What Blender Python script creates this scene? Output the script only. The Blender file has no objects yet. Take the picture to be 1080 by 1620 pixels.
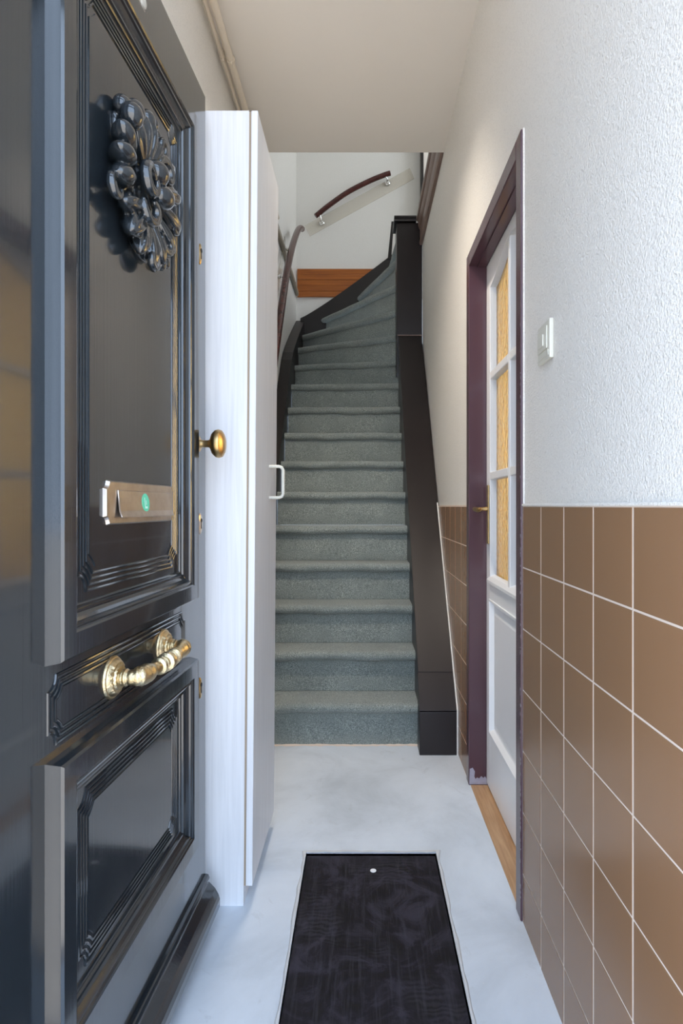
import bpy, bmesh, math, random
from mathutils import Vector, Matrix

random.seed(7)
S = bpy.context.scene
COL = S.collection
PI = math.pi

# ------------------------------------------------------------------ camera
H = 1.04                                   # eye height
cam_d = bpy.data.cameras.new('camera')
cam_d.sensor_width = 36.0
cam_d.lens = 951 / 1620 * 36.0
cam_d.shift_x = (540 - 573) / 1620
cam_d.shift_y = -9 / 1620
cam_d.clip_start = 0.02
cam = bpy.data.objects.new('camera', cam_d)
cam.location = (0, 0, H)
cam.rotation_euler = (PI / 2, 0, 0)
COL.objects.link(cam)
S.camera = cam

# ------------------------------------------------------------------ world
W = bpy.data.worlds.new('overcast_sky')
S.world = W
W.use_nodes = True
bg = W.node_tree.nodes['Background']
bg.inputs[0].default_value = (0.60, 0.76, 1.0, 1)
bg.inputs[1].default_value = 3.9

def area_light(name, loc, rot, sx, sy, power, color):
    d = bpy.data.lights.new(name, 'AREA')
    d.shape = 'RECTANGLE'; d.size = sx; d.size_y = sy
    d.energy = power; d.color = color
    o = bpy.data.objects.new(name, d)
    o.location = loc; o.rotation_euler = rot
    COL.objects.link(o)
    return o
# sun high over the street, raking along the facade: it lights the pavement, not the hall
sun_d = bpy.data.lights.new('street_sun', 'SUN')
sun_d.energy = 20.0; sun_d.color = (1.0, 0.92, 0.82); sun_d.angle = math.radians(0.6)
sun = bpy.data.objects.new('street_sun', sun_d)
sun.rotation_euler = Vector((1.0, -0.03, -1.25)).to_track_quat('-Z', 'Y').to_euler()
COL.objects.link(sun)
# assumed daylight on the upper landing: unseen area light, no window modelled
area_light('assumed_landing_light', (1.93, 4.1, 4.2), (0, PI / 2, 0), 1.3, 1.5, 20, (0.84, 0.92, 1.0))
# assumed daylight in the windowless side room behind the glazed door: unseen area light
area_light('assumed_side_room_light', (2.3, 2.6, 1.5), (0, PI / 2, 0), 1.4, 1.6, 60, (1.0, 0.95, 0.86))

S.view_settings.view_transform = 'Standard'
S.view_settings.look = 'None'
S.view_settings.gamma = 1.0
S.view_settings.use_curve_mapping = False
S.view_settings.exposure = 0.45
try:
    S.cycles.use_denoising = True
    S.cycles.adaptive_threshold = 0.03
    S.cycles.max_bounces = 12
    S.cycles.diffuse_bounces = 8
    S.cycles.glossy_bounces = 5
    S.cycles.transmission_bounces = 8
    S.cycles.caustics_reflective = False
    S.cycles.caustics_refractive = False
    S.cycles.sample_clamp_indirect = 6.0
except Exception:
    pass

# ------------------------------------------------------------------ materials
def lin(r, g, b):
    f = lambda c: (c / 255 / 12.92) if c / 255 <= 0.04045 else ((c / 255 + 0.055) / 1.055) ** 2.4
    return (f(r), f(g), f(b), 1)

class NT:
    def __init__(s, name):
        s.m = bpy.data.materials.new(name)
        s.m.use_nodes = True
        s.t = s.m.node_tree
        s.b = s.t.nodes['Principled BSDF']
        tc = s.t.nodes.new('ShaderNodeTexCoord')
        s.co = tc.outputs['Object']
    def n(s, typ, **kw):
        x = s.t.nodes.new(typ)
        for k, v in kw.items():
            setattr(x, k, v)
        return x
    def l(s, a, b): s.t.links.new(a, b)
    def mapping(s, scale):
        m = s.n('ShaderNodeMapping')
        m.inputs['Scale'].default_value = scale
        s.l(s.co, m.inputs['Vector'])
        return m.outputs[0]
    def noise(s, scale, detail=4, rough=0.55, vec=None, dist=0):
        x = s.n('ShaderNodeTexNoise')
        x.inputs['Scale'].default_value = scale
        x.inputs['Detail'].default_value = detail
        x.inputs['Roughness'].default_value = rough
        x.inputs['Distortion'].default_value = dist
        s.l(vec or s.co, x.inputs['Vector'])
        return x.outputs['Fac']
    def ramp(s, fac, stops):
        r = s.n('ShaderNodeValToRGB')
        e = r.color_ramp.elements
        while len(e) < len(stops):
            e.new(0.5)
        for i, (p, c) in enumerate(stops):
            e[i].position = p; e[i].color = c
        s.l(fac, r.inputs[0])
        return r.outputs[0]
    def mix(s, fac, a, b):
        x = s.n('ShaderNodeMix', data_type='RGBA')
        if isinstance(fac, (int, float)): x.inputs[0].default_value = fac
        else: s.l(fac, x.inputs[0])
        for sock, v in ((x.inputs[6], a), (x.inputs[7], b)):
            if isinstance(v, tuple): sock.default_value = v
            else: s.l(v, sock)
        return x.outputs[2]
    def base(s, c):
        if isinstance(c, tuple): s.b.inputs['Base Color'].default_value = c
        else: s.l(c, s.b.inputs['Base Color'])
    def rough(s, r):
        if isinstance(r, (int, float)): s.b.inputs['Roughness'].default_value = r
        else: s.l(r, s.b.inputs['Roughness'])
    def bump(s, h, strength, dist=0.01):
        x = s.n('ShaderNodeBump')
        x.inputs['Strength'].default_value = strength
        x.inputs['Distance'].default_value = dist
        s.l(h, x.inputs['Height'])
        s.l(x.outputs[0], s.b.inputs['Normal'])
    def set(s, **kw):
        for k, v in kw.items():
            s.b.inputs[k.replace('_', ' ')].default_value = v

def g(v): return (v, v, v, 1)

def mk_simple(name, col, rough=0.5, metal=0.0, var=0.06, vscale=12, bump=0.0, bscale=150, coat=0.0):
    k = NT(name)
    c2 = tuple(max(0, c * (1 - var * 2)) for c in col[:3]) + (1,)
    k.base(k.mix(k.noise(vscale), c2, col))
    k.rough(rough); k.set(Metallic=metal)
    if coat: k.b.inputs['Coat Weight'].default_value = coat; k.b.inputs['Coat Roughness'].default_value = 0.08
    if bump: k.bump(k.noise(bscale, 3), bump, 0.002)
    return k.m

def mk_plaster(name, col, fine=0.6):
    k = NT(name)
    pit = k.ramp(k.noise(290, 3, 0.6), [(0.34, g(0.85)), (0.47, g(0.0))])
    c = k.mix(k.noise(1.6, 3), tuple(c * 0.96 for c in col[:3]) + (1,), col)
    k.base(k.mix(pit, c, tuple(c * 0.80 for c in col[:3]) + (1,)))
    k.rough(0.5)
    v = k.n('ShaderNodeTexVoronoi', feature='F1')
    v.inputs['Scale'].default_value = 190
    k.l(k.co, v.inputs['Vector'])
    n2 = k.noise(290, 3, 0.6)
    m = k.n('ShaderNodeMath', operation='MULTIPLY_ADD')
    k.l(v.outputs['Distance'], m.inputs[0]); m.inputs[1].default_value = -0.5
    k.l(n2, m.inputs[2])
    k.bump(m.outputs[0], fine, 0.004)
    return k.m

def mk_black():
    k = NT('black_gloss_paint')
    st = k.noise(1, 5, 0.6, k.mapping((140, 140, 1.4)))
    k.base(k.mix(k.noise(6), lin(27, 33, 38), lin(36, 42, 47)))
    dust = k.ramp(k.noise(260, 2, 0.5), [(0.0, g(0.0)), (0.74, g(0.0)), (0.80, g(1))])
    r = k.ramp(k.noise(3, 5, 0.65), [(0.3, g(0.10)), (0.75, g(0.24))])
    k.rough(r)
    k.set(IOR=1.52)
    k.b.inputs['Coat Weight'].default_value = 0.6
    k.b.inputs['Coat Roughness'].default_value = 0.06
    k.bump(st, 0.10, 0.002)
    return k.m

def mk_carpet():
    k = NT('grey_green_carpet')
    sp = k.ramp(k.noise(250, 3, 0.75), [(0.34, lin(92, 99, 97)), (0.48, lin(141, 149, 144)), (0.60, lin(169, 175, 169)), (0.70, lin(214, 219, 214))])
    wear = k.noise(5, 4)
    k.base(k.mix(k.ramp(wear, [(0.35, g(0)), (0.75, g(0.55))]), sp, lin(114, 122, 120)))
    k.rough(1.0); k.set(Specular_IOR_Level=0.1)
    k.b.inputs['Sheen Weight'].default_value = 0.25
    k.bump(k.noise(520, 3, 0.7), 0.8, 0.004)
    return k.m

def mk_floor():
    k = NT('pale_grey_screed')
    a = k.ramp(k.noise(2.6, 7, 0.62, dist=0.6), [(0.3, lin(186, 194, 202)), (0.5, lin(206, 214, 223)), (0.72, lin(218, 226, 235))])
    sc = k.ramp(k.noise(11, 6, 0.7, dist=1.2), [(0.60, g(0)), (0.74, g(0.45))])
    c = k.mix(sc, a, lin(170, 175, 179))
    spk = k.ramp(k.noise(150, 2), [(0.73, g(0)), (0.78, g(0.8))])
    k.base(k.mix(spk, c, lin(226, 228, 230)))
    k.rough(k.ramp(k.noise(5, 4), [(0.3, g(0.38)), (0.7, g(0.6))]))
    k.bump(k.noise(18, 5, 0.6), 0.12, 0.006)
    return k.m

def mk_mat():
    k = NT('black_scuffed_rubber')
    n1 = k.noise(7, 7, 0.7, dist=2.2)
    c = k.ramp(n1, [(0.40, lin(10, 8, 14)), (0.50, lin(24, 21, 29)), (0.64, lin(50, 47, 57))])
    lines = k.noise(1, 5, 0.7, k.mapping((90, 5, 1)))
    c2 = k.mix(k.ramp(lines, [(0.5, g(0)), (0.75, g(0.5))]), c, lin(62, 61, 70))
    wv = k.n('ShaderNodeTexWave', wave_type='RINGS')
    wv.inputs['Scale'].default_value = 22; wv.inputs['Distortion'].default_value = 9
    wv.inputs['Detail'].default_value = 3
    k.l(k.co, wv.inputs['Vector'])
    msk = k.ramp(k.noise(4.5, 3), [(0.54, g(0)), (0.66, g(0.22))])
    mm = k.n('ShaderNodeMath', operation='MULTIPLY')
    k.l(wv.outputs['Fac'], mm.inputs[0]); k.l(msk, mm.inputs[1])
    k.base(k.mix(mm.outputs[0], c2, lin(74, 73, 82)))
    k.rough(k.ramp(n1, [(0.35, g(0.6)), (0.7, g(0.85))]))
    k.set(Specular_IOR_Level=0.3)
    k.bump(lines, 0.25, 0.002)
    return k.m

def mk_tile():
    k = NT('glossy_brown_tile')
    oi = k.n('ShaderNodeObjectInfo')
    m = k.n('ShaderNodeMath', operation='MULTIPLY'); m.inputs[1].default_value = 0.30
    k.l(oi.outputs['Random'], m.inputs[0])
    k.base(k.mix(m.outputs[0], lin(140, 105, 75), lin(128, 96, 69)))
    k.rough(0.26); k.set(IOR=1.5)
    k.bump(k.noise(9, 2), 0.05, 0.01)
    return k.m

def mk_wood(name, a, b, scale=(1, 1, 1), rough=0.45, wscale=8.0):
    k = NT(name)
    n1 = k.noise(wscale, 6, 0.62, k.mapping(scale), dist=0.6)
    k.base(k.ramp(n1, [(0.3, a), (0.7, b)]))
    k.rough(rough)
    k.bump(n1, 0.1, 0.002)
    return k.m

def mk_brass(name, a, b, rough=0.28, bump=0.15, bscale=160):
    k = NT(name)
    k.base(k.ramp(k.noise(40, 4), [(0.35, a), (0.65, b)]))
    k.set(Metallic=1.0); k.rough(rough)
    k.bump(k.noise(bscale, 3), bump, 0.002)
    return k.m

def mk_amber():
    k = NT('amber_hammered_glass')
    v = k.n('ShaderNodeTexVoronoi', feature='SMOOTH_F1')
    v.inputs['Scale'].default_value = 75
    k.l(k.co, v.inputs['Vector'])
    k.base(k.ramp(v.outputs['Distance'], [(0.10, (1.0, 0.84, 0.46, 1)), (0.50, (0.95, 0.64, 0.22, 1)), (0.85, (0.70, 0.38, 0.08, 1))]))
    k.set(Roughness=0.32, IOR=1.45)
    k.b.inputs['Transmission Weight'].default_value = 0.92
    k.bump(v.outputs['Distance'], 1.0, 0.006)
    return k.m

def mk_acrylic():
    k = NT('clear_acrylic')
    k.base(k.mix(k.noise(3), lin(226, 220, 206), lin(236, 230, 218)))
    k.set(Roughness=0.08, Alpha=0.30)
    return k.m

M = dict(
    plaster=mk_plaster('rough_white_plaster', lin(236, 233, 227)),
    plaster_in=mk_plaster('cream_stairwell_plaster', lin(228, 227, 224), 0.3),
    ceil=mk_simple('ceiling_paint', lin(234, 228, 220), 0.8, var=0.02, vscale=3, bump=0.1, bscale=40),
    facade=mk_simple('facade_render', lin(150, 130, 118), 0.9, bump=0.3, bscale=60),
    pavement=mk_simple('pavement_concrete', lin(178, 176, 173), 0.9, bump=0.3, bscale=60),
    floor=mk_floor(), black=mk_black(), carpet=mk_carpet(), mat=mk_mat(), tile=mk_tile(),
    grout=mk_simple('pale_grout', lin(226, 210, 196), 0.8, var=0.05, vscale=20),
    lip=mk_simple('whitish_screed_edge', lin(205, 207, 209), 0.6, bump=0.5, bscale=90),
    cab=mk_wood('white_woodgrain_laminate', lin(226, 226, 228), lin(240, 240, 242), (26, 26, 0.8), 0.4, 4),
    cab_edge=mk_simple('raw_board_edge', lin(168, 150, 130), 0.7),
    white=mk_simple('white_gloss_paint', lin(240, 241, 242), 0.28, var=0.02, bump=0.05, bscale=30),
    plastic=mk_simple('ivory_plastic', lin(214, 212, 200), 0.35, var=0.01),
    dark=mk_simple('dark_brown_stain', lin(29, 19, 20), 0.36, var=0.15, vscale=5, bump=0.06, bscale=30),
    darkb=mk_simple('black_brown_stain', lin(24, 16, 16), 0.42, var=0.15, vscale=5, bump=0.06, bscale=30),
    purple=mk_simple('aubergine_gloss_paint', lin(84, 58, 66), 0.24, var=0.05, vscale=4, bump=0.06, bscale=25),
    chip=mk_simple('chipped_pale_undercoat', lin(176, 170, 182), 0.8, var=0.15, vscale=60),
    mahog=mk_wood('mahogany_rail_varnish', lin(58, 24, 22), lin(82, 38, 34), (3, 3, 3), 0.25),
    plank=mk_wood('orange_pine_varnish', lin(138, 72, 16), lin(176, 100, 30), (0.9, 0.9, 26), 0.4, 3),
    oak=mk_wood('oak_sill', lin(160, 122, 86), lin(196, 160, 122), (22, 1.6, 10), 0.4, 3),
    redwood=mk_wood('grey_brown_moulding', lin(112, 90, 82), lin(138, 116, 106), (8, 1, 8), 0.4),
    brass=mk_brass('aged_brass', (0.50, 0.39, 0.22, 1), (0.70, 0.60, 0.40, 1), 0.34, 0.5, 260),
    brassd=mk_brass('dull_bronze_brass', (0.42, 0.28, 0.12, 1), (0.52, 0.37, 0.18, 1), 0.34, 0.04),
    steel=mk_brass('warm_brushed_steel', (0.46, 0.41, 0.37, 1), (0.54, 0.50, 0.46, 1), 0.34, 0.08),
    chrome=mk_brass('polished_chrome', (0.75, 0.75, 0.74, 1), (0.82, 0.82, 0.81, 1), 0.12, 0.02),
    amber=mk_amber(), acrylic=mk_acrylic(),
    pipe=mk_simple('cream_pipe_paint', lin(222, 210, 192), 0.4, var=0.03),
    batten=mk_simple('grey_painted_batten', lin(150, 140, 124), 0.5),
    sticker=mk_simple('mint_sticker', lin(96, 205, 165), 0.5, var=0.02),
    sticker_mark=mk_simple('pale_sticker_print', lin(205, 245, 228), 0.5, var=0.01),
    darkgap=mk_simple('dark_slot', lin(24, 22, 20), 0.7),
    lens=mk_simple('milky_lens', lin(190, 186, 176), 0.1, var=0.05),
)

# ------------------------------------------------------------------ helpers
def new_bm(): return bmesh.new()

def box(bm, x0, x1, y0, y1, z0, z1):
    vs = [bm.verts.new(p) for p in ((x0, y0, z0), (x1, y0, z0), (x1, y1, z0), (x0, y1, z0),
                                    (x0, y0, z1), (x1, y0, z1), (x1, y1, z1), (x0, y1, z1))]
    for f in ((0, 3, 2, 1), (4, 5, 6, 7), (0, 1, 5, 4), (1, 2, 6, 5), (2, 3, 7, 6), (3, 0, 4, 7)):
        bm.faces.new([vs[i] for i in f])
    return bm

def prism(bm, pts, axis, a0, a1):
    """pts: 2D polygon; axis 'x': pts are (y,z); 'y': (x,z); 'z': (x,y)"""
    def P(p, a):
        return (a, p[0], p[1]) if axis == 'x' else (p[0], a, p[1]) if axis == 'y' else (p[0], p[1], a)
    A = [bm.verts.new(P(p, a0)) for p in pts]
    B = [bm.verts.new(P(p, a1)) for p in pts]
    n = len(pts)
    bm.faces.new(A); bm.faces.new(B[::-1])
    for i in range(n):
        bm.faces.new((A[i], B[i], B[(i + 1) % n], A[(i + 1) % n]))
    return bm

def frame_of(d):
    d = d.normalized()
    up = Vector((0, 0, 1)) if abs(d.z) < 0.9 else Vector((1, 0, 0))
    a = d.cross(up).normalized()
    return a, d.cross(a).normalized()

def tube(bm, pts, rad, seg=12, cap=True):
    pts = [Vector(p) for p in pts]
    rings = []
    n = len(pts)
    prev = None
    for i, p in enumerate(pts):
        d = (pts[min(i + 1, n - 1)] - pts[max(i - 1, 0)]).normalized()
        if prev is None: a, b = frame_of(d)
        else:
            a = (prev - d * prev.dot(d)).normalized(); b = d.cross(a).normalized()
        prev = a
        r = rad(i / (n - 1)) if callable(rad) else (rad[i] if isinstance(rad, (list, tuple)) else rad)
        rings.append([bm.verts.new(p + (a * math.cos(t) + b * math.sin(t)) * r)
                      for t in [2 * PI * k / seg for k in range(seg)]])
    for r0, r1 in zip(rings, rings[1:]):
        for k in range(seg):
            bm.faces.new((r0[k], r0[(k + 1) % seg], r1[(k + 1) % seg], r1[k]))
    if cap:
        bm.faces.new(rings[0][::-1]); bm.faces.new(rings[-1])
    return bm

def lathe(bm, prof, org, axis, seg=24, sx=1.0, sy=1.0):
    """prof: (radius, height along axis)"""
    org = Vector(org); ax = Vector(axis).normalized()
    a, b = frame_of(ax)
    rings = []
    for r, h in prof:
        rings.append([bm.verts.new(org + ax * h + (a * math.cos(t) * sx + b * math.sin(t) * sy) * max(r, 1e-4))
                      for t in [2 * PI * k / seg for k in range(seg)]])
    for r0, r1 in zip(rings, rings[1:]):
        for k in range(seg):
            bm.faces.new((r0[k], r0[(k + 1) % seg], r1[(k + 1) % seg], r1[k]))
    bm.faces.new(rings[0][::-1]); bm.faces.new(rings[-1])
    return bm

def path_sweep(bm, pts, prof, closed=True, w0=0.0):
    """planar sweep in the local (y,z) plane, height along +x; prof: (offset to the left/inside, height)"""
    P = [Vector((p[0], p[1])) for p in pts]
    n = len(P)
    rows = []
    for i in range(n):
        if closed or 0 < i < n - 1:
            d0 = (P[i] - P[i - 1]).normalized(); d1 = (P[(i + 1) % n] - P[i]).normalized()
        elif i == 0: d0 = d1 = (P[1] - P[0]).normalized()
        else: d0 = d1 = (P[i] - P[i - 1]).normalized()
        n0 = Vector((-d0.y, d0.x)); n1 = Vector((-d1.y, d1.x))
        m = n0 + n1
        m = m / max(m.dot(n0), 0.45) if m.length > 1e-6 else n0
        rows.append([bm.verts.new((w0 + h, P[i].x + m.x * o, P[i].y + m.y * o)) for o, h in prof])
    for i in range(n if closed else n - 1):
        a, b = rows[i], rows[(i + 1) % n]
        for k in range(len(prof) - 1):
            bm.faces.new((a[k], b[k], b[k + 1], a[k + 1]))
    if not closed:
        bm.faces.new(rows[0]); bm.faces.new(rows[-1][::-1])
    return bm

def rect(u0, u1, v0, v1): return [(u0, v0), (u1, v0), (u1, v1), (u0, v1)]   # counter-clockwise: inside is left

def obj(name, bm, mat, parent=None, smooth=False, bevel=0.0, segs=2, loc=None):
    bmesh.ops.recalc_face_normals(bm, faces=bm.faces[:])
    me = bpy.data.meshes.new(name)
    bm.to_mesh(me); bm.free()
    if smooth:
        for p in me.polygons: p.use_smooth = True
        try: me.set_sharp_from_angle(angle=math.radians(38))
        except Exception: pass
    me.materials.append(M[mat] if isinstance(mat, str) else mat)
    o = bpy.data.objects.new(name, me)
    COL.objects.link(o)
    if parent: o.parent = parent
    if loc: o.location = loc
    if bevel:
        b = o.modifiers.new('bevel', 'BEVEL'); b.width = bevel; b.segments = segs
        b.limit_method = 'ANGLE'; b.angle_limit = math.radians(40)
    return o

def bobj(name, b, mat, parent=None, bevel=0.0, **kw):
    return obj(name, box(new_bm(), *b), mat, parent, bevel=bevel, **kw)

def thing(name, label, cat, loc=(0, 0, 0), rotz=0.0, group=None, kind=None):
    o = bpy.data.objects.new(name, None)
    o.empty_display_size = 0.1
    COL.objects.link(o)
    o.location = loc; o.rotation_euler = (0, 0, rotz)
    o['label'] = label
    o['category'] = cat
    if group: o['group'] = group
    if kind: o['kind'] = kind
    return o

def tag(o, label, cat, group=None, kind=None):
    o['label'] = label; o['category'] = cat
    if group: o['group'] = group
    if kind: o['kind'] = kind
    return o

XL, XR = -0.56, 0.405          # hall walls
ZC = 2.80                      # hall ceiling
YF = 0.58                      # inside of front wall
YC = 2.99                      # end of hall ceiling
YB = 5.10                      # stairwell back wall
ZT = 5.2                       # upper ceiling
RI, GO = 0.187, 0.16           # riser, going
NOSE1 = 2.59
def nose_y(k): return NOSE1 + (k - 1) * GO

# ------------------------------------------------------------------ setting
MX0, MX1, MY0, MY1 = -0.168, 0.220, 0.95, 1.800    # mat well
bm = new_bm()
box(bm, XL, MX0, 0.40, 2.72, -0.12, 0)
box(bm, MX1, XR, 0.40, 2.72, -0.12, 0)
box(bm, MX0, MX1, MY1, 2.72, -0.12, 0)
box(bm, MX0, MX1, 0.40, MY0, -0.12, 0)
box(bm, MX0, MX1, MY0, MY1, -0.12, -0.018)
fl = tag(obj('floor', bm, 'floor'), 'pale grey smooth screed floor of the hallway', 'floor', kind='structure')
# slightly raised uneven plaster edge around the mat well
bm = new_bm()
loop = []
for (a, b), cnt in ((((MX0, MY0), (MX1, MY0)), 10), (((MX1, MY0), (MX1, MY1)), 26), (((MX1, MY1), (MX0, MY1)), 14), (((MX0, MY1), (MX0, MY0)), 26)):
    for i in range(cnt):
        t = i / cnt
        loop.append((a[0] + (b[0] - a[0]) * t, a[1] + (b[1] - a[1]) * t))
inner, crest, outer, low = [], [], [], []
cx, cy = (MX0 + MX1) / 2, (MY0 + MY1) / 2
for x, y in loop:
    sx = -1 if x < MX0 + 1e-4 else 1 if x > MX1 - 1e-4 else 0
    sy = -1 if y < MY0 + 1e-4 else 1 if y > MY1 - 1e-4 else 0
    wv = (0.009 if sy != 1 else 0.016) + random.uniform(-0.003, 0.003)
    hh = 0.0045 + random.uniform(-0.0015, 0.0015)
    low.append(bm.verts.new((x, y, -0.017)))
    inner.append(bm.verts.new((x, y, hh)))
    crest.append(bm.verts.new((x + sx * wv * .6, y + sy * wv * .6, hh)))
    outer.append(bm.verts.new((x + sx * wv, y + sy * wv, 0.0004)))
for i in range(len(loop)):
    j = (i + 1) % len(loop)
    for A, B in ((low, inner), (inner, crest), (crest, outer)):
        bm.faces.new((A[i], A[j], B[j], B[i]))
obj('mat_well_edge', bm, 'lip', fl)
bm = new_bm()
pts = [(-0.5, 2.648), (0.245, 2.648)]
n = 40
up, dn = [], []
for i in range(n + 1):
    x = -0.5 + 0.745 * i / n
    up.append(bm.verts.new((x, 2.632, 0.004 + random.uniform(0, 0.003))))
    dn.append(bm.verts.new((x, 2.612 - random.uniform(0, 0.010), 0.0005)))
for i in range(n):
    bm.faces.new((up[i], up[i + 1], dn[i + 1], dn[i]))
obj('screed_seam', bm, 'grout', fl)

bobj('ground_outside', (-25, 25, -30, 0.35, -0.30, -0.16), 'pavement')['kind'] = 'structure'
bpy.data.objects['ground_outside']['label'] = 'grey pavement outside the front door'

bm = new_bm(); box(bm, XL - .1, XR + .1, YF, YC, ZC, 2.99)
tag(obj('ceiling', bm, 'ceil'), 'beige painted hallway ceiling', 'ceiling', kind='structure')

bm = new_bm(); box(bm, XL - .12, XL, YF, YB, -0.12, ZT)
tag(obj('wall_left', bm, 'plaster'), 'cream left wall of the hallway and stairwell', 'wall', kind='structure')

DY0, DY1, DZ = 1.504, 2.290, 1.985      # doorway in the right wall
TZ = 1.0400                             # top of tiling
bm = new_bm()
prism(bm, [(YF, -0.12), (DY0, -0.12), (DY0, DZ), (DY1, DZ), (DY1, -0.12), (4.05, -0.12), (4.05, ZC), (YF, ZC)], 'x', XR, XR + 0.12)
wr = tag(obj('wall_right', bm, 'plaster'), 'rough white plaster right wall above brown tiles', 'wall', kind='structure')
# tiling: backing of grout, then every tile
P = 0.1530; TG = 0.0036; TGV = 0.0058
XG = XR - 0.0035; XT = XR - 0.0043
bobj('grout', (XG, XR, YF, DY0 + 0.002, 0, TZ), 'grout', wr)
bobj('grout', (XG, XR, DY1, 3.30, 0, TZ + 0.005), 'grout', wr)
bm = new_bm(); box(bm, XR - 0.0068, XR, YF, DY0, TZ, TZ + 0.006)
obj('plaster_edge', bm, 'plaster', wr, bevel=0.002)
tile_cache = {}
def tile(y0, y1, z0, z1):
    w, h = y1 - y0 - TGV, z1 - z0 - TG
    if w < 0.01 or h < 0.01: return
    key = (round(w, 3), round(h, 3))
    if key not in tile_cache:
        b = new_bm()
        e = 0.0012; d0 = 0.0; d1 = XT - XG
        A = [b.verts.new(p) for p in ((d0, -w / 2, -h / 2), (d0, w / 2, -h / 2), (d0, w / 2, h / 2), (d0, -w / 2, h / 2))]
        B = [b.verts.new((d1 + 0.0004, v.co.y, v.co.z)) for v in A]
        C = [b.verts.new((d1, v.co.y * (1 - 2 * e / w), v.co.z * (1 - 2 * e / h))) for v in A]
        for q, r in ((A, B), (B, C)):
            for i in range(4):
                b.faces.new((q[i], q[(i + 1) % 4], r[(i + 1) % 4], r[i]))
        b.faces.new(C)
        bmesh.ops.recalc_face_normals(b, faces=b.faces[:])
        me = bpy.data.meshes.new('tile'); b.to_mesh(me); b.free()
        if me.polygons[-1].normal.x > 0: me.flip_normals()
        me.materials.append(M['tile'])
        tile_cache[key] = me
    o = bpy.data.objects.new('tile', tile_cache[key])
    COL.objects.link(o)
    o.parent = wr
    o.location = (XG, (y0 + y1) / 2, (z0 + z1) / 2)
    o.rotation_euler = (0, random.uniform(-.0012, .0012), random.uniform(-.0012, .0012))
def tile_field(ya, yb, cols_from, direction):
    rows = []
    z = TZ
    while z > 0.001:
        rows.append((max(z - P, 0), z)); z -= P
    y = cols_from
    while (y < yb - 0.005) if direction > 0 else (y > ya + 0.005):
        y2 = y + P * direction
        a, b = max(min(y, y2), ya), min(max(y, y2), yb)
        for z0, z1 in rows: tile(a, b, z0, z1)
        y = y2
tile_field(YF, DY0, DY0, -1)
tile_field(DY1, 3.30, DY1, 1)

bm = new_bm(); box(bm, XL - .12, 2.1, YB, YB + 0.12, -0.12, ZT)
tag(obj('wall_back', bm, 'plaster_in'), 'white wall at the top of the stairs', 'wall', kind='structure')

# upper landing round the stairwell
bm = new_bm()
box(bm, XR, 2.0, YC, YB, 2.80, 2.985)
lf = obj('floor_landing', bm, 'batten'); lf['kind'] = 'structure'; lf['label'] = 'floor of the upper landing'
bm = new_bm()
box(bm, XL - .12, 2.1, YC - .1, YC, 2.99, ZT)
o = obj('wall_landing_front', bm, 'plaster_in'); o['kind'] = 'structure'; o['label'] = 'upper wall over the hallway ceiling'
bm = new_bm()
box(bm, 2.0, 2.1, YC, YB, 2.80, ZT)
o = obj('wall_landing_right', bm, 'plaster_in'); o['kind'] = 'structure'; o['label'] = 'solid upper wall behind the assumed landing light'  # no window built in this wall; an assumed area light replaces it
bm = new_bm(); box(bm, XL - .12, 2.1, YC - .1, YB + .12, ZT, ZT + .1)
o = obj('ceiling_landing', bm, 'ceil'); o['kind'] = 'structure'; o['label'] = 'ceiling over the stairwell'
# shallow wall return and dark corner bead right of the white wall
bm = new_bm(); box(bm, 0.508, 2.0, YB - 0.10, YB, 2.985, ZT)
o = obj('wall_landing_return', bm, 'ceil'); o['kind'] = 'structure'; o['label'] = 'beige wall return beside the white stair wall'
bm = new_bm(); box(bm, 0.488, 0.508, YB - 0.11, YB, 2.985, ZT)
o = obj('trim_2', bm, 'darkb', bevel=0.002); o['kind'] = 'structure'; o['label'] = 'thin dark vertical strip at the edge of the stair wall'

# fascia board along the landing edge (moulded, red-brown)
bm = new_bm()
prof = [(XR, 2.80), (XR - .018, 2.80), (XR - .024, 2.815), (XR - .018, 2.83), (XR - .018, 2.90), (XR - .024, 2.91), (XR - .030, 2.93), (XR - .030, 2.955), (XR - .04, 2.965), (XR - .04, 2.995), (XR, 2.995)]
prism(bm, prof, 'y', YC, 4.05)
o = obj('trim_3', bm, 'redwood'); o['kind'] = 'structure'; o['label'] = 'moulded grey-brown fascia along the landing edge'

# pine plank on the stairwell back wall
o = thing('wood_plank_panel', 'orange-brown pine boarding fixed low on the white stair wall', 'panel', (-0.55, YB, 2.812))
for i in range(5):
    bobj('plank', (0, 0.86, -0.018 - 0.002 * (i % 2), 0, i * 0.0475, (i + 1) * 0.0475 - 0.0012), 'plank', o, bevel=0.002)

# front wall of the house around the entrance
bm = new_bm()
y0, y1 = 0.40, YF
box(bm, -5, XL + 0.06, y0, y1, -0.3, 6.0)
box(bm, XR + 0.03, 5, y0, y1, -0.3, 6.0)
box(bm, XL + 0.06, XR + 0.03, y0, y1, 2.74, 6.0)
box(bm, XL + 0.06, XR + 0.03, y0 - 0.05, y0 + 0.0, -0.3, -0.01)
o = tag(obj('wall_front', bm, 'facade'), 'outer front wall around the entrance', 'wall', kind='structure')
bm = new_bm()
box(bm, XL + 0.06, XL + 0.122, 0.44, YF, -0.0, 2.74)
box(bm, XR - 0.01, XR + 0.03, 0.44, YF, -0.0, 2.74)
box(bm, XL + 0.122, XR - 0.01, 0.46, YF, 2.10, 2.16)  # unseen transom opening above this bar, added to let daylight in
o = obj('trim_1', bm, 'black', bevel=0.003); o['kind'] = 'structure'; o['label'] = 'black entrance frame with a transom bar and added opening above'

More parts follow.
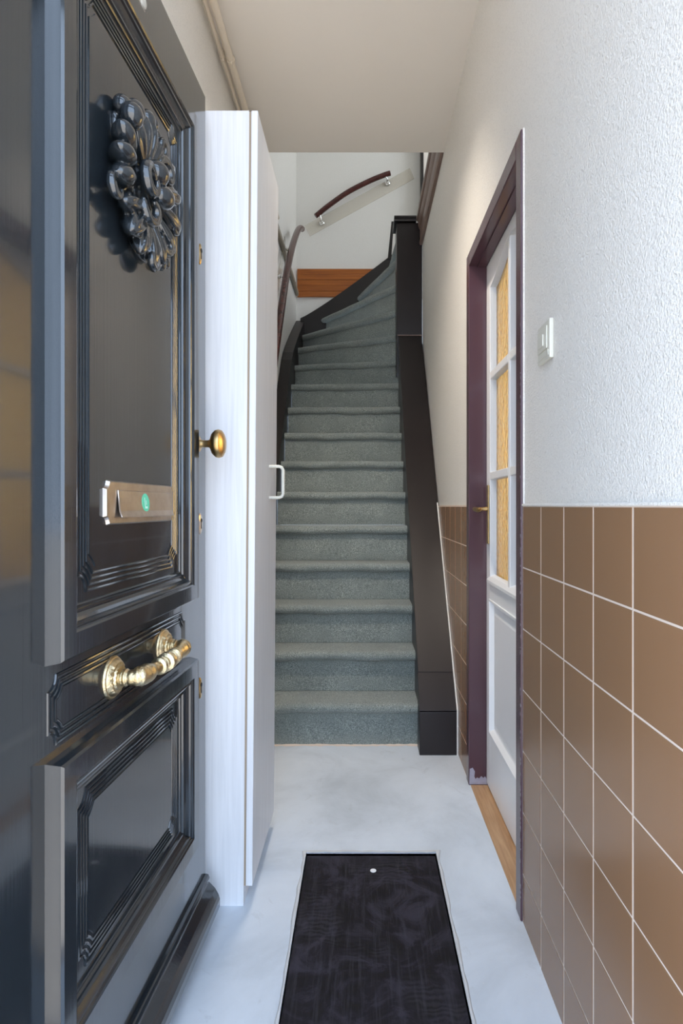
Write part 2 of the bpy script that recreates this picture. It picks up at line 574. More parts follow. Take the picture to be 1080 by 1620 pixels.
# side room seen only through the amber panes
bm = new_bm()
box(bm, XR + .12, 2.5, YF, 3.9, -0.14, -0.02)
o = obj('floor_side_room', bm, 'oak'); o['kind'] = 'structure'; o['label'] = 'wooden floor of the side room'
bm = new_bm()
box(bm, 2.4, 2.5, YF, 3.9, -0.02, 2.79); box(bm, XR + .12, 2.4, 3.8, 3.9, -0.02, 2.79)
o = obj('wall_side_room', bm, 'plaster_in'); o['kind'] = 'structure'; o['label'] = 'cream walls of the side room'
bm = new_bm(); box(bm, XR + .12, 2.5, YF, 3.9, 2.70, 2.79)
o = obj('ceiling_side_room', bm, 'ceil'); o['kind'] = 'structure'; o['label'] = 'ceiling of the side room'

# ------------------------------------------------------------------ front door (open, along the left wall)
DW = 0.863
fd = thing('door_1', 'black glossy panelled front door standing open on the left', 'door', (-0.4335, 0.638, 0), -math.atan(0.0494), kind='structure')
# local axes: x out of the face, y along the door from the hinge to the lock edge, z up
bm = new_bm()
box(bm, -0.045, 0.0, 0, DW, 0.012, 2.062)
obj('door_leaf', bm, 'black', fd, bevel=0.003)
UP = (0.171, 0.742, 0.829, 1.925)
LOW = (0.171, 0.742, 0.262, 0.690)
MOULD = [(-0.004, -0.001), (-0.002, 0.010), (0.0, 0.020), (0.003, 0.0235), (0.034, 0.0235), (0.037, 0.0215), (0.039, 0.0185), (0.042, 0.0195),
         (0.045, 0.0185), (0.047, 0.0150), (0.051, 0.0100), (0.056, 0.0075), (0.058, 0.0080), (0.061, 0.0075), (0.063, 0.0040), (0.066, 0.0045),
         (0.068, 0.0030), (0.069, -0.001)]
for nm, r in (('upper_panel_moulding', UP), ('lower_panel_moulding', LOW)):
    obj(nm, path_sweep(new_bm(), rect(*r), MOULD), 'black', fd)

def notched(u0, u1, v0, v1, nr, inset, arc=7):
    """rectangle with concave stepped corners, inset by inset"""
    pts = []
    R = nr + inset
    a0 = math.asin(min(1, inset / R)) if R > 0 else 0
    for (cx, cy, st) in ((u0, v0, PI / 2), (u1, v0, PI), (u1, v1, -PI / 2), (u0, v1, 0)):
        # concave arc round the outer corner, walked counter-clockwise round the panel
        seq = [st - a0 - (PI / 2 - 2 * a0) * i / (arc - 1) for i in range(arc)]
        arcp = [(cx + R * math.cos(t), cy + R * math.sin(t)) for t in seq]
        st0, st1 = seq[0], seq[-1]
        pts += arcp
    return pts
BEAD = [(-0.0026, -0.0004), (-0.0018, 0.0022), (0.0, 0.0032), (0.0018, 0.0022), (0.0026, -0.0004)]
def reeds(rc, nr, n, step, parent, name):
    u0, u1, v0, v1 = rc
    for i in range(n):
        obj(name, path_sweep(new_bm(), notched(u0, u1, v0, v1, nr, i * step), BEAD), 'black', parent, smooth=True)
def field(rc, nr, inset, h, parent, name):
    p = notched(*rc, nr, inset)
    b = new_bm()
    A = [b.verts.new((-0.001, y, z)) for y, z in p]
    Bv = [b.verts.new((h, y, z)) for y, z in p]
    for i in range(len(p)):
        j = (i + 1) % len(p)
        b.faces.new((A[i], A[j], Bv[j], Bv[i]))
    b.faces.new(Bv)
    return obj(name, b, 'black', parent)
f_up = field((0.249, 0.655, 0.829 + .083, 1.925 - .08), 0.03, 0.034, 0.0018, fd, 'upper_panel_field')
reeds((0.249, 0.655, 0.829 + .083, 1.925 - .08), 0.026, 4, 0.0085, f_up, 'reed')
f_mid = field((0.174, 0.705, 0.712, 0.806), 0.02, 0.02, 0.0018, fd, 'middle_panel_field')
reeds((0.174, 0.705, 0.712, 0.806), 0.02, 3, 0.0085, f_mid, 'reed')
f_low = field((0.251, 0.655, 0.262 + .083, 0.690 - .078), 0.026, 0.030, 0.0018, fd, 'lower_panel_field')
reeds((0.251, 0.655, 0.262 + .083, 0.690 - .078), 0.024, 4, 0.0080, f_low, 'reed')

# weather board
bm = new_bm()
prof = [(0, 0.128), (0.009, 0.126), (0.012, 0.118), (0.010, 0.108), (0.014, 0.104), (0.026, 0.092), (0.035, 0.076), (0.038, 0.066), (0.038, 0.046), (0.030, 0.040), (0.0, 0.036)]
prism(bm, prof, 'y', 0.02, DW - 0.004)
obj('weather_board', bm, 'black', fd, bevel=0.002)

# cast ornament: lobes, scrolls and balls fused into one casting
def lobe(bm, u, v, w, ru, rv, rw, ang=0, groove=0, seg=20, ring=14, bend=0.0):
    rot = Matrix.Rotation(ang, 3, 'X')
    vs = []
    for i in range(ring + 1):
        th = PI * i / ring
        row = []
        for k in range(seg):
            ph = 2 * PI * k / seg
            x = math.cos(th); r = math.sin(th)
            y_ = r * math.cos(ph); x_ = r * math.sin(ph)
            m = 1.0 - groove * 0.16 * (0.5 + 0.5 * math.cos(6 * ph)) * r
            p = Vector((x_ * rw * m, y_ * ru * m, x * rv))
            p.y += bend * (x * x) * rv
            p = rot @ p
            row.append(bm.verts.new((w + p.x, u + p.y, v + p.z)))
        vs.append(row)
    for a, b in zip(vs, vs[1:]):
        for k in range(seg):
            try: bm.faces.new((a[k], a[(k + 1) % seg], b[(k + 1) % seg], b[k]))
            except Exception: pass
bm = new_bm()
def leaf(u, v, phi, length, width, high, w, groove=1.0, fat=0.35, curl=0.012, ridges=7):
    """ridged tear-drop leaf from (u,v) in direction phi (degrees), fat at the tip, tip lifted off the door"""
    ph0 = math.radians(phi)
    d = Vector((0, math.cos(ph0), math.sin(ph0))); side = Vector((0, -math.sin(ph0), math.cos(ph0)))
    NT_, NS = 18, 36
    rows = []
    for i in range(NT_ + 1):
        t = i / NT_
        prof = math.sin(PI * min(1, max(0.0, t)) ** (1 + fat)) ** 0.62 if 0 < t < 1 else 0.02
        cen = Vector((w, u, v)) + d * (length * t) + Vector((curl * t * t, 0, 0))
        row = []
        for k in range(NS):
            a = 2 * PI * k / NS
            m = 1 - groove * 0.22 * (0.5 + 0.5 * math.cos(ridges * a)) * math.sin(PI * t)
            row.append(bm.verts.new(cen + side * (math.cos(a) * width * prof * m) + Vector((math.sin(a) * high * prof * m, 0, 0))))
        rows.append(row)
    for a, b in zip(rows, rows[1:]):
        for k in range(NS): bm.faces.new((a[k], a[(k + 1) % NS], b[(k + 1) % NS], b[k]))
    bm.faces.new(rows[0][::-1]); bm.faces.new(rows[-1])
def comma(u, v, w, R, a0, a1, thick, lift=0.0):
    """fat curled scroll with two thin veins along its back"""
    for off, tk, up_ in ((0, 1.0, 0), (0.45, 0.30, 0.80), (-0.45, 0.30, 0.80)):
        pts, rad = [], []
        for i in range(25):
            t = i / 24
            a = math.radians(a0 + (a1 - a0) * t)
            rr = R * (1 - 0.62 * t)
            th = thick * (0.25 + 0.95 * math.sin(PI * (0.12 + 0.80 * t)) * (1 - 0.3 * t))
            pts.append((w + lift * t + up_ * th, u + (rr + off * th) * math.cos(a), v + (rr + off * th) * math.sin(a)))
            rad.append(th * tk)
        tube(bm, pts, rad, 12)
# backing so that the casting is one piece
for (u, v, ru, rv) in ((0.44, 1.62, 0.085, 0.085), (0.38, 1.60, 0.045, 0.06), (0.49, 1.64, 0.07, 0.08), (0.45, 1.54, 0.055, 0.05), (0.38, 1.68, 0.045, 0.035), (0.46, 1.70, 0.05, 0.035)):
    lobe(bm, u, v, 0.004, ru, rv, 0.018)
for (u, v, w, r) in ((0.338, 1.684, 0.040, 0.021), (0.366, 1.708, 0.030, 0.021), (0.345, 1.705, 0.018, 0.018), (0.428, 1.734, 0.026, 0.018), (0.458, 1.747, 0.022, 0.015), (0.484, 1.740, 0.018, 0.013), (0.522, 1.512, 0.014, 0.012), (0.545, 1.524, 0.014, 0.011)):
    lobe(bm, u, v, w, r, r, r)
# shell of ridged leaves at the top
for (u, v, p, l, wd, h, w) in ((0.418, 1.640, 142, 0.082, 0.020, 0.020, 0.026), (0.424, 1.648, 116, 0.080, 0.018, 0.020, 0.026), (0.436, 1.652, 92, 0.082, 0.016, 0.018, 0.024), (0.450, 1.655, 66, 0.080, 0.016, 0.016, 0.020)):
    leaf(u, v, p, l, wd, h, w)
# three smooth bulges at the left
for (u, v, p, l, wd, h, w) in ((0.372, 1.632, 166, 0.078, 0.018, 0.024, 0.026), (0.372, 1.612, 182, 0.084, 0.017, 0.026, 0.026), (0.374, 1.592, 196, 0.086, 0.018, 0.026, 0.024)):
    leaf(u, v, p, l, wd, h, w, groove=0.15)
# ribbed fan at the lower left
for (u, v, p, l, wd, h, w) in ((0.415, 1.570, 200, 0.100, 0.020, 0.024, 0.020), (0.418, 1.562, 222, 0.098, 0.022, 0.026, 0.020), (0.424, 1.556, 246, 0.086, 0.018, 0.022, 0.018)):
    leaf(u, v, p, l, wd, h, w, groove=1.1, ridges=8)
# middle bosses
lobe(bm, 0.447, 1.648, 0.036, 0.026, 0.023, 0.028, 0.2); lobe(bm, 0.463, 1.612, 0.038, 0.030, 0.023, 0.030, 0.1)
# right hand leaves
for (u, v, p, l, wd, h, w) in ((0.480, 1.660, 40, 0.085, 0.018, 0.018, 0.020), (0.488, 1.642, 14, 0.092, 0.018, 0.020, 0.020), (0.488, 1.622, -14, 0.092, 0.018, 0.020, 0.020), (0.478, 1.596, -36, 0.090, 0.018, 0.020, 0.018),
                               (0.462, 1.578, -60, 0.085, 0.017, 0.018, 0.016), (0.452, 1.572, -88, 0.090, 0.020, 0.020, 0.016), (0.440, 1.570, -108, 0.080, 0.016, 0.018, 0.016)):
    leaf(u, v, p, l, wd, h, w)
for q in ((0.398, 1.606, 0.042, 0.032, 20, 400, 0.010, 0.014), (0.498, 1.676, 0.030, 0.028, 200, -120, 0.009, 0.012), (0.404, 1.560, 0.042, 0.026, 160, 480, 0.009, 0.012), (0.446, 1.494, 0.022, 0.024, 100, -220, 0.009, 0.012),
          (0.306, 1.548, 0.022, 0.022, 40, 380, 0.008, 0.010), (0.515, 1.548, 0.026, 0.022, 140, 460, 0.008, 0.010), (0.556, 1.676, 0.020, 0.022, 60, 380, 0.008, 0.010), (0.556, 1.605, 0.022, 0.022, 120, -200, 0.008, 0.010), (0.480, 1.716, 0.028, 0.022, 230, 540, 0.008, 0.010)):
    comma(*q)
for v_ in bm.verts: v_.co.x *= 0.88
orn = obj('cast_ornament', bm, 'black', fd, smooth=False, loc=(0, 0.020, 0.002))
rm = orn.modifiers.new('fuse', 'REMESH'); rm.mode = 'VOXEL'; rm.voxel_size = 0.0017; rm.use_smooth_shade = True
sm = orn.modifiers.new('soften', 'SMOOTH'); sm.factor = 0.5; sm.iterations = 2
orn['label'] = 'black cast leaf and scroll ornament'

# letter plate
bm = new_bm()
def plate_outline(cu, cv, hu, hv, c, inset=0):
    hu -= inset; hv -= inset
    pts = []
    for sx, sy, st in ((-1, -1, PI / 2), (1, -1, PI), (1, 1, -PI / 2), (-1, 1, 0)):
        for i in range(6):
            t = st - PI / 2 * i / 5
            pts.append((cu + sx * hu + c * 0.7 * math.cos(t), cv + sy * hv + c * math.sin(t)))
    # gently bowed short sides
    out = []
    for (y, z) in pts:
        k = 1 - ((z - cv) / hv) ** 2
        out.append((y + (0.004 * k if y > cu else -0.004 * k), z))
    return out
def slab(bm, pts, x0, x1, pts2=None):
    pts2 = pts2 or pts
    A = [bm.verts.new((x0, y, z)) for y, z in pts]
    B = [bm.verts.new((x1, y, z)) for y, z in pts2]
    for i in range(len(pts)):
        j = (i + 1) % len(pts)
        bm.faces.new((A[i], A[j], B[j], B[i]))
    bm.faces.new(A[::-1]); bm.faces.new(B)
LPU, LPV = 0.474, 1.046
slab(bm, plate_outline(LPU, LPV, 0.148, 0.0375, 0.013), -0.001, 0.008, plate_outline(LPU, LPV, 0.148, 0.0375, 0.013, 0.003))
lp = obj('letter_plate', bm, 'steel', fd, bevel=0.001)
lp['label'] = 'satin metal letter plate'
bm = new_bm()
prism(bm, [(0.0080, LPV + 0.0215), (0.0105, LPV + 0.021), (0.0135, LPV - 0.014), (0.0175, LPV - 0.024), (0.0155, LPV - 0.0255), (0.0112, LPV - 0.0150), (0.0078, LPV + 0.018)], 'y', LPU - 0.112, LPU + 0.126)
obj('flap', bm, 'steel', lp, bevel=0.0012)
# mint round sticker on the flap
bm = new_bm()
lathe(bm, [(0.0001, 0), (0.0165, 0), (0.0165, 0.0006), (0.0001, 0.0006)], (0.0121, LPU - 0.006, LPV + 0.001), (1, 0, 0.10), 28)
o = obj('sticker', bm, 'sticker', lp); o['label'] = 'round mint green sticker'
bm = new_bm()
for (a, b, c, d) in ((-0.0055, -0.0025, -0.008, 0.009), (-0.0055, 0.006, -0.011, -0.007), (0.001, 0.0035, -0.004, 0.004)):
    q = [(a, c), (b, c), (b, d), (a, d)]
    vs0 = [bm.verts.new((0.0129 - z * 0.10, LPU - 0.006 + y, LPV + 0.001 + z)) for y, z in q]
    bm.faces.new(vs0)
obj('sticker_print', bm, 'sticker_mark', lp)

# ornate brass pull
def rosette(name, u, v):
    b = new_bm()
    seg = 48
    prof = [(0.034, -0.001), (0.0355, 0.003), (0.0335, 0.006), (0.031, 0.0065), (0.029, 0.0095), (0.025, 0.0135), (0.0205, 0.0135), (0.0185, 0.0165), (0.013, 0.017), (0.0125, 0.022)]
    rings = []
    for j, (r, h) in enumerate(prof):
        row = []
        for k in range(seg):
            t = 2 * PI * k / seg
            m = 1.0
            hh = h
            if j in (4, 5): hh = h + 0.0009 * math.cos(t * 20); m = 1 + 0.015 * math.cos(t * 20)
            if j in (6, 7): hh = h + 0.0008 * math.cos(t * 16 + 0.5)
            row.append(b.verts.new((hh, u + r * m * math.cos(t), v + r * m * math.sin(t))))
        rings.append(row)
    for r0, r1 in zip(rings, rings[1:]):
        for k in range(seg):
            b.faces.new((r0[k], r0[(k + 1) % seg], r1[(k + 1) % seg], r1[k]))
    b.faces.new(rings[-1]); b.faces.new(rings[0][::-1])
    return b
HU0, HU1, HV = 0.358, 0.578, 0.757
bm = new_bm()
path, rads = [], []
N = 120
C = []
for i in range(N + 1):
    t = i / N
    # out from the first rosette, round, along, round and back in
    if t < 0.14:
        s = t / 0.14; C.append((0.018 + 0.012 * s, HU0, HV))
    elif t < 0.26:
        s = (t - 0.14) / 0.12 * PI / 2; C.append((0.030 + 0.018 * math.sin(s), HU0 + 0.018 * (1 - math.cos(s)), HV))
    elif t <= 0.74:
        s = (t - 0.26) / 0.48; C.append((0.048 + 0.006 * math.sin(PI * s), HU0 + 0.018 + (HU1 - HU0 - 0.036) * s, HV))
    elif t <= 0.86:
        s = (t - 0.74) / 0.12 * PI / 2; C.append((0.048 - 0.018 * (1 - math.cos(s)), HU1 - 0.018 + 0.018 * math.sin(s), HV))
    else:
        s = (t - 0.86) / 0.14; C.append((0.030 - 0.012 * s, HU1, HV))
cum = [0]
for a, b in zip(C, C[1:]): cum.append(cum[-1] + (Vector(b) - Vector(a)).length)
LT = cum[-1]
def rad_at(s):
    x = s / LT
    d = abs(x - 0.5) * 2            # 0 centre, 1 rosette
    r = 0.0105
    for c, w, h in ((0.0, 0.055, 0.0068), (0.10, 0.018, 0.0060), (0.17, 0.016, 0.0030), (0.235, 0.035, 0.0055), (0.31, 0.018, 0.0048), (0.62, 0.10, 0.0055), (0.78, 0.09, 0.0055), (0.96, 0.05, 0.004)):
        r += h * math.exp(-((d - c) / w) ** 2)
    r += 0.0007 * math.sin(s * 900)
    return r
tube(bm, C, [rad_at(s) for s in cum], 20)
hb = obj('pull_handle', bm, 'brass', fd, smooth=True)
hb['label'] = 'ornate brass pull handle'
for u in (HU0, HU1): obj('rosette', rosette('rosette', u, HV), 'brass', hb, smooth=True)

# brass knob on the lock stile
bm = new_bm()
KU, KZ = 0.806, 1.190
lathe(bm, [(0.010, 0.0), (0.010, 0.006), (0.0088, 0.008), (0.0085, 0.022), (0.011, 0.027), (0.0165, 0.030), (0.026, 0.034), (0.0325, 0.041), (0.0345, 0.048), (0.032, 0.055), (0.024, 0.060), (0.012, 0.0625), (0.0001, 0.063)], (0.002, KU, KZ), (1, 0, 0), 32)
kn = obj('knob', bm, 'brassd', fd, smooth=True); kn['label'] = 'dull brass oval door knob'
bm = new_bm(); lathe(bm, [(0.019, -0.001), (0.0195, 0.002), (0.016, 0.004), (0.009, 0.005)], (0, KU, KZ), (1, 0, 0), 28)
obj('knob_rose', bm, 'brassd', kn, smooth=True)
# escutcheons on the lock stile
def escutcheon(z, h, slot=True, mat='brassd'):
    b = new_bm()
    lathe(b, [(0.015, -0.001), (0.016, 0.003), (0.0135, 0.005), (0.0001, 0.0055)], (0, 0.812, z), (1, 0, 0), 28, *h)
    e = obj('escutcheon', b, mat, fd, smooth=True)
    b = new_bm()
    lathe(b, [(0.0048, 0.004), (0.0050, 0.0065), (0.0001, 0.0066)], (0, 0.812, z + 0.008), (1, 0, 0), 18)
    box(b, 0.004, 0.0062, 0.810, 0.814, z - 0.012, z + 0.004)
    obj('keyhole', b, 'darkgap', e)
escutcheon(0.998, (0.85, 1.65), mat='steel')
escutcheon(1.648, (0.55, 1.6))
escutcheon(0.602, (0.55, 1.6))
# round glass spyhole on the top rail
bm = new_bm(); lathe(bm, [(0.016, -0.001), (0.016, 0.004), (0.012, 0.006)], (0, 0.470, 1.968), (1, 0, 0), 28)
pe = obj('spyhole', bm, 'steel', fd, smooth=True)
bm = new_bm(); lathe(bm, [(0.012, 0.005), (0.0105, 0.009), (0.006, 0.0115), (0.0001, 0.012)], (0, 0.470, 1.968), (1, 0, 0), 24)
obj('spyhole_lens', bm, 'lens', pe, smooth=True)

# ------------------------------------------------------------------ glazed inner door on the right
tr = bpy.data.objects.new('trim_4', None); COL.objects.link(tr)
tr['kind'] = 'structure'; tr['label'] = 'aubergine painted frame of the glazed door'
XFc = XR - 0.009
FD = 0.062                                    # reveal depth to the door leaf
JN = (DY0, 1.553); JF = (2.240, DY1); HZ = (1.935, DZ)
bobj('jamb', (XFc, XR + 0.12, JN[0], JN[1], 0.0, DZ), 'purple', tr, bevel=0.003)
bobj('jamb', (XFc, XR + 0.12, JF[0], JF[1], 0.0, DZ), 'purple', tr, bevel=0.003)
bobj('head', (XFc, XR + 0.12, JN[1], JF[0], HZ[0], DZ), 'purple', tr, bevel=0.003)
bobj('head_stop', (XR + 0.022, XR + 0.054, JN[1], JF[0], HZ[0] - 0.006, HZ[0]), 'purple', tr)
# worn paint: bare patch at the foot of the far jamb, small chips on the near edge
bm = new_bm()
pts = [(XFc + .002, 0.0), (XR + .060, 0.0), (XR + .058, 0.020), (XR + .052, 0.030), (XR + .046, 0.024), (XR + .038, 0.031), (XR + .030, 0.022), (XR + .022, 0.026), (XR + .016, 0.020), (XR + .012, 0.030), (XR + .014, 0.048), (XR + .006, 0.062), (XFc + .004, 0.058)]
prism(bm, [(a, b + 0.004) for a, b in pts], 'y', JF[0] - 0.0007, JF[0] - 0.0001)
obj('bare_patch', bm, 'chip', tr)
bm = new_bm()
for i in range(70):
    z = random.uniform(0.05, 1.05) if i < 60 else random.uniform(1.1, 1.6)
    if i < 16: z = random.uniform(0.18, 0.40)
    h = random.uniform(0.002, 0.008); w = random.uniform(0.001, 0.0035)
    y = DY0 + random.uniform(0, 0.004); x = XFc - 0.0003
    vs = [bm.verts.new((x, y + w * math.cos(t) * random.uniform(.6, 1), z + h * math.sin(t) * random.uniform(.6, 1))) for t in [k * PI / 3 for k in range(6)]]
    bm.faces.new(vs)
o = obj('paint_chips', bm, 'chip', tr); o['kind'] = 'stuff'
bm = new_bm()
box(bm, XR - 0.004, XR + 0.0, DY0 - 0.003, DY0 + 0.0005, TZ, DZ); box(bm, XR - 0.004, XR, DY0 - 0.003, DY0 + .0005, 0.0, TZ)
obj('filler_line', bm, 'plaster', tr)

XD = XR + FD - 0.005                          # face of the door leaf
XI = XD + 0.040
dr = thing('door_2', 'white glazed inner door with amber hammered panes', 'door', (0, 0, 0), kind='structure')
D0, D1 = 1.556, 2.237                         # leaf
G0, G1 = 1.618, 2.178                         # glass opening
GM0, GM1 = 1.886, 1.910                       # centre muntin
GZ0, GZT = 0.781, 1.834
bobj('stile', (XD, XI, D0, G0, 0.012, 1.932), 'white', dr, bevel=0.002)
bobj('stile', (XD, XI, G1, D1, 0.012, 1.932), 'white', dr, bevel=0.002)
# arched top rail
bm = new_bm()
arc = []
for i in range(21):
    t = i / 20
    y = G0 + (G1 - G0) * t
    e = min(t, 1 - t) * 2
    s = e * e * (3 - 2 * e)
    arc.append((y, GZT + 0.062 * s))
prism(bm, [(G0, 1.932)] + arc + [(G1, 1.932)], 'x', XD, XI)
obj('top_rail', bm, 'white', dr)
# lock rail and lower frame
bobj('lock_rail', (XD, XI, G0, G1, 0.700, GZ0), 'white', dr, bevel=0.002)
bobj('bottom_rail', (XD, XI, G0, G1, 0.012, 0.222), 'white', dr, bevel=0.002)
# sloped sill ledge under the glass
bm = new_bm(); prism(bm, [(XD - 0.010, GZ0 - 0.018), (XD + 0.020, GZ0 - 0.018), (XD + 0.020, GZ0 + 0.012), (XD + .004, GZ0 + 0.006), (XD - 0.010, GZ0 - 0.006)], 'y', G0 - 0.012, G1 + 0.012)
obj('glass_ledge', bm, 'white', dr, bevel=0.0015)
# raised and fielded lower panel
bm = new_bm()
pw = [(0.0, 0.004), (0.0, -0.004), (0.006, -0.004), (0.012, 0.004), (0.018, 0.012), (0.024, 0.013), (0.050, 0.006)]
path_sweep(bm, rect(G0 - .004, G1 + .004, 0.218, 0.704), [(a, b) for a, b in pw], w0=XD)
i0 = 0.050
vs = [bm.verts.new((XD + 0.006, y, z)) for y, z in rect(G0 - .004 + i0, G1 + .004 - i0, 0.218 + i0, 0.704 - i0)]
bm.faces.new(vs)
for v in bm.verts: pass
obj('lower_panel', bm, 'white', dr)
# muntins and panes
bobj('muntin', (XD, XD + 0.030, GM0, GM1, GZ0, 1.893), 'white', dr, bevel=0.003)
rowsz = [(GZ0, 1.136), (1.164, 1.498), (1.526, None)]
for (ya, yb) in ((G0, GM0), (GM1, G1)):
    for z0 in (1.136, 1.498):
        bobj('muntin', (XD, XD + 0.030, ya, yb, z0, z0 + 0.028), 'white', dr, bevel=0.003)
    for z0, z1 in rowsz:
        if z1:
            bobj('pane', (XD + 0.024, XD + 0.028, ya + .0005, yb - .0005, z0 + .0005, z1 - .0005), 'amber', dr)
        else:
            top = [p for p in arc if ya - 1e-6 <= p[0] <= yb + 1e-6]
            def arcz(y):
                for a, b in zip(arc, arc[1:]):
                    if a[0] <= y <= b[0] + 1e-9: return a[1] + (b[1] - a[1]) * (y - a[0]) / (b[0] - a[0])
                return GZT
            poly = [(yb, z0)] + [(yb, arcz(yb))] + [p for p in reversed(top) if ya < p[0] < yb] + [(ya, arcz(ya)), (ya, z0)]
            bm = new_bm(); prism(bm, poly, 'x', XD + 0.024, XD + 0.028)
            obj('pane', bm, 'amber', dr)
# brass lever with long back plate
bm = new_bm(); box(bm, XD - 0.006, XD, 2.186, 2.216, 0.902, 1.118)
hp = obj('handle_plate', bm, 'brassd', dr, bevel=0.004); hp['label'] = 'slim brass handle plate'
bm = new_bm()
LZ = 1.030
pts = [(XD - 0.004, 2.201, LZ), (XD - 0.020, 2.201, LZ), (XD - 0.034, 2.201, LZ), (XD - 0.046, 2.199, LZ), (XD - 0.053, 2.190, LZ), (XD - 0.055, 2.175, LZ - 0.001), (XD - 0.055, 2.150, LZ - 0.003), (XD - 0.054, 2.125, LZ - 0.003), (XD - 0.052, 2.105, LZ - 0.001), (XD - 0.050, 2.096, LZ)]
tube(bm, pts, [0.009, 0.0068, 0.0068, 0.0075, 0.008, 0.0078, 0.0075, 0.0085, 0.0085, 0.004], 14)
obj('lever', bm, 'brassd', hp, smooth=True)
# oak sill in the doorway
o = bobj('trim_5', (XR - 0.002, XR + 0.118, JN[1] + 0.0, JF[0] - 0.0, -0.08, 0.0025), 'oak', bevel=0.002)
o['kind'] = 'structure'; o['label'] = 'pale oak threshold of the glazed door'
o = bobj('trim_6', (XR, XR + 0.12, DY0, JN[1], -0.12, 0.0), 'floor'); o['kind'] = 'structure'; o['label'] = 'screed under the near jamb'
o = bobj('trim_7', (XR, XR + 0.12, JF[0], DY1, -0.12, 0.0), 'floor'); o['kind'] = 'structure'; o['label'] = 'screed under the far jamb'

# ------------------------------------------------------------------ staircase
st = thing('staircase', 'steep winding staircase in grey-green carpet between dark brown boards', 'staircase', (0, 0, 0))
TH = 0.044
CL, CR = -0.482, 0.246
nose = {}
for k in range(1, 11): nose[k] = ((CL, nose_y(k)), (CR, nose_y(k)))
nose[9] = ((CL, nose_y(9) + .012), (CR, nose_y(9)))
nose[10] = ((CL - .002, nose_y(10) + .045), (CR, nose_y(10)))
nose[11] = ((-0.494, 4.31), (0.246, 4.165))
nose[12] = ((-0.504, 4.545), (0.240, 4.205))
nose[13] = ((-0.513, 4.88), (0.236, 4.235))
nose[14] = ((-0.36, 5.055), (0.234, 4.255))
nose[15] = ((-0.05, 5.055), (0.236, 4.270))
nose[16] = ((0.20, 5.055), (0.25, 4.285))
CORNER = (-0.515, 5.055)
def lerp2(a, b, t): return (a[0] + (b[0] - a[0]) * t, a[1] + (b[1] - a[1]) * t)
def step(k):
    (l, r) = nose[k]
    z = k * RI
    d = Vector((r[0] - l[0], r[1] - l[1])).normalized()
    nrm = Vector((-d.y, d.x))                 # inwards (away from the viewer)
    M_ = 26
    prof = [(0.042, -TH), (0.016, -TH + 0.001), (0.005, -TH + 0.009), (0.0, -TH * 0.55), (0.002, -0.012), (0.009, -0.004), (0.020, -0.0008), (0.042, 0.0)]
    back = []
    if k < 16:
        L2, R2 = nose[k + 1]
        ex = 0.055
        bl = (L2[0], min(L2[1] + ex, 5.058)); br = (R2[0], R2[1] + ex * (1 if k < 11 else 0.2))
        if k == 13: back = [CORNER, bl, br]
        else: back = [bl, br]
    else: back = [(0.405, 5.055), (0.405, 4.285)]
    # resample back line
    seg = [math.dist(a, b) for a, b in zip(back, back[1:])]
    tot = sum(seg)
    def bp(t):
        s = t * tot
        for (a, b), q in zip(zip(back, back[1:]), seg):
            if s <= q + 1e-9: return lerp2(a, b, s / q if q else 0)
            s -= q
        return back[-1]
    bm = new_bm()
    rows = []
    ph = random.uniform(0, 6)
    for i in range(M_ + 1):
        t = i / M_
        p = lerp2(l, r, t)
        wob = 0.0016 * math.sin(t * 9 + ph) + 0.0012 * math.sin(t * 23 + 2 * ph) + random.uniform(-.0005, .0005)
        row = []
        for j, (o, h) in enumerate(prof):
            kz = wob * (1.6 if j < 4 else 0.6)
            row.append(bm.verts.new((p[0] + nrm.x * o, p[1] + nrm.y * o, z + h + kz)))
        b = bp(t)
        row.append(bm.verts.new((b[0], b[1], z - 0.001)))
        row.append(bm.verts.new((b[0], b[1], z - 0.012)))
        rows.append(row)
    m = len(rows[0])
    for a, b in zip(rows, rows[1:]):
        for j in range(m - 1): bm.faces.new((a[j], b[j], b[j + 1], a[j + 1]))
    bm.faces.new(rows[0]); bm.faces.new(rows[-1][::-1])
    tr_ = obj('tread', bm, 'carpet', st, smooth=True)
    # riser
    bm = new_bm()
    off = 0.030
    zt, zb = z - TH + 0.004, z - RI + 0.0005
    M2 = 14
    A, B = [], []
    for i in range(M2 + 1):
        t = i / M2
        p = lerp2(l, r, t)
        wv = 0.0015 * math.sin(t * 11 + ph)
        A.append((bm.verts.new((p[0] + nrm.x * (off + wv), p[1] + nrm.y * (off + wv), zb)), bm.verts.new((p[0] + nrm.x * (off + .004), p[1] + nrm.y * (off + .004), zt))))
        B.append((bm.verts.new((p[0] + nrm.x * (off + .018), p[1] + nrm.y * (off + .018), zb)), bm.verts.new((p[0] + nrm.x * (off + .018), p[1] + nrm.y * (off + .018), zt))))
    for i in range(M2):
        bm.faces.new((A[i][0], A[i + 1][0], A[i + 1][1], A[i][1]))
        bm.faces.new((B[i][0], B[i][1], B[i + 1][1], B[i + 1][0]))
    obj('riser', bm, 'carpet', st, smooth=True)
for k in range(1, 17): step(k)

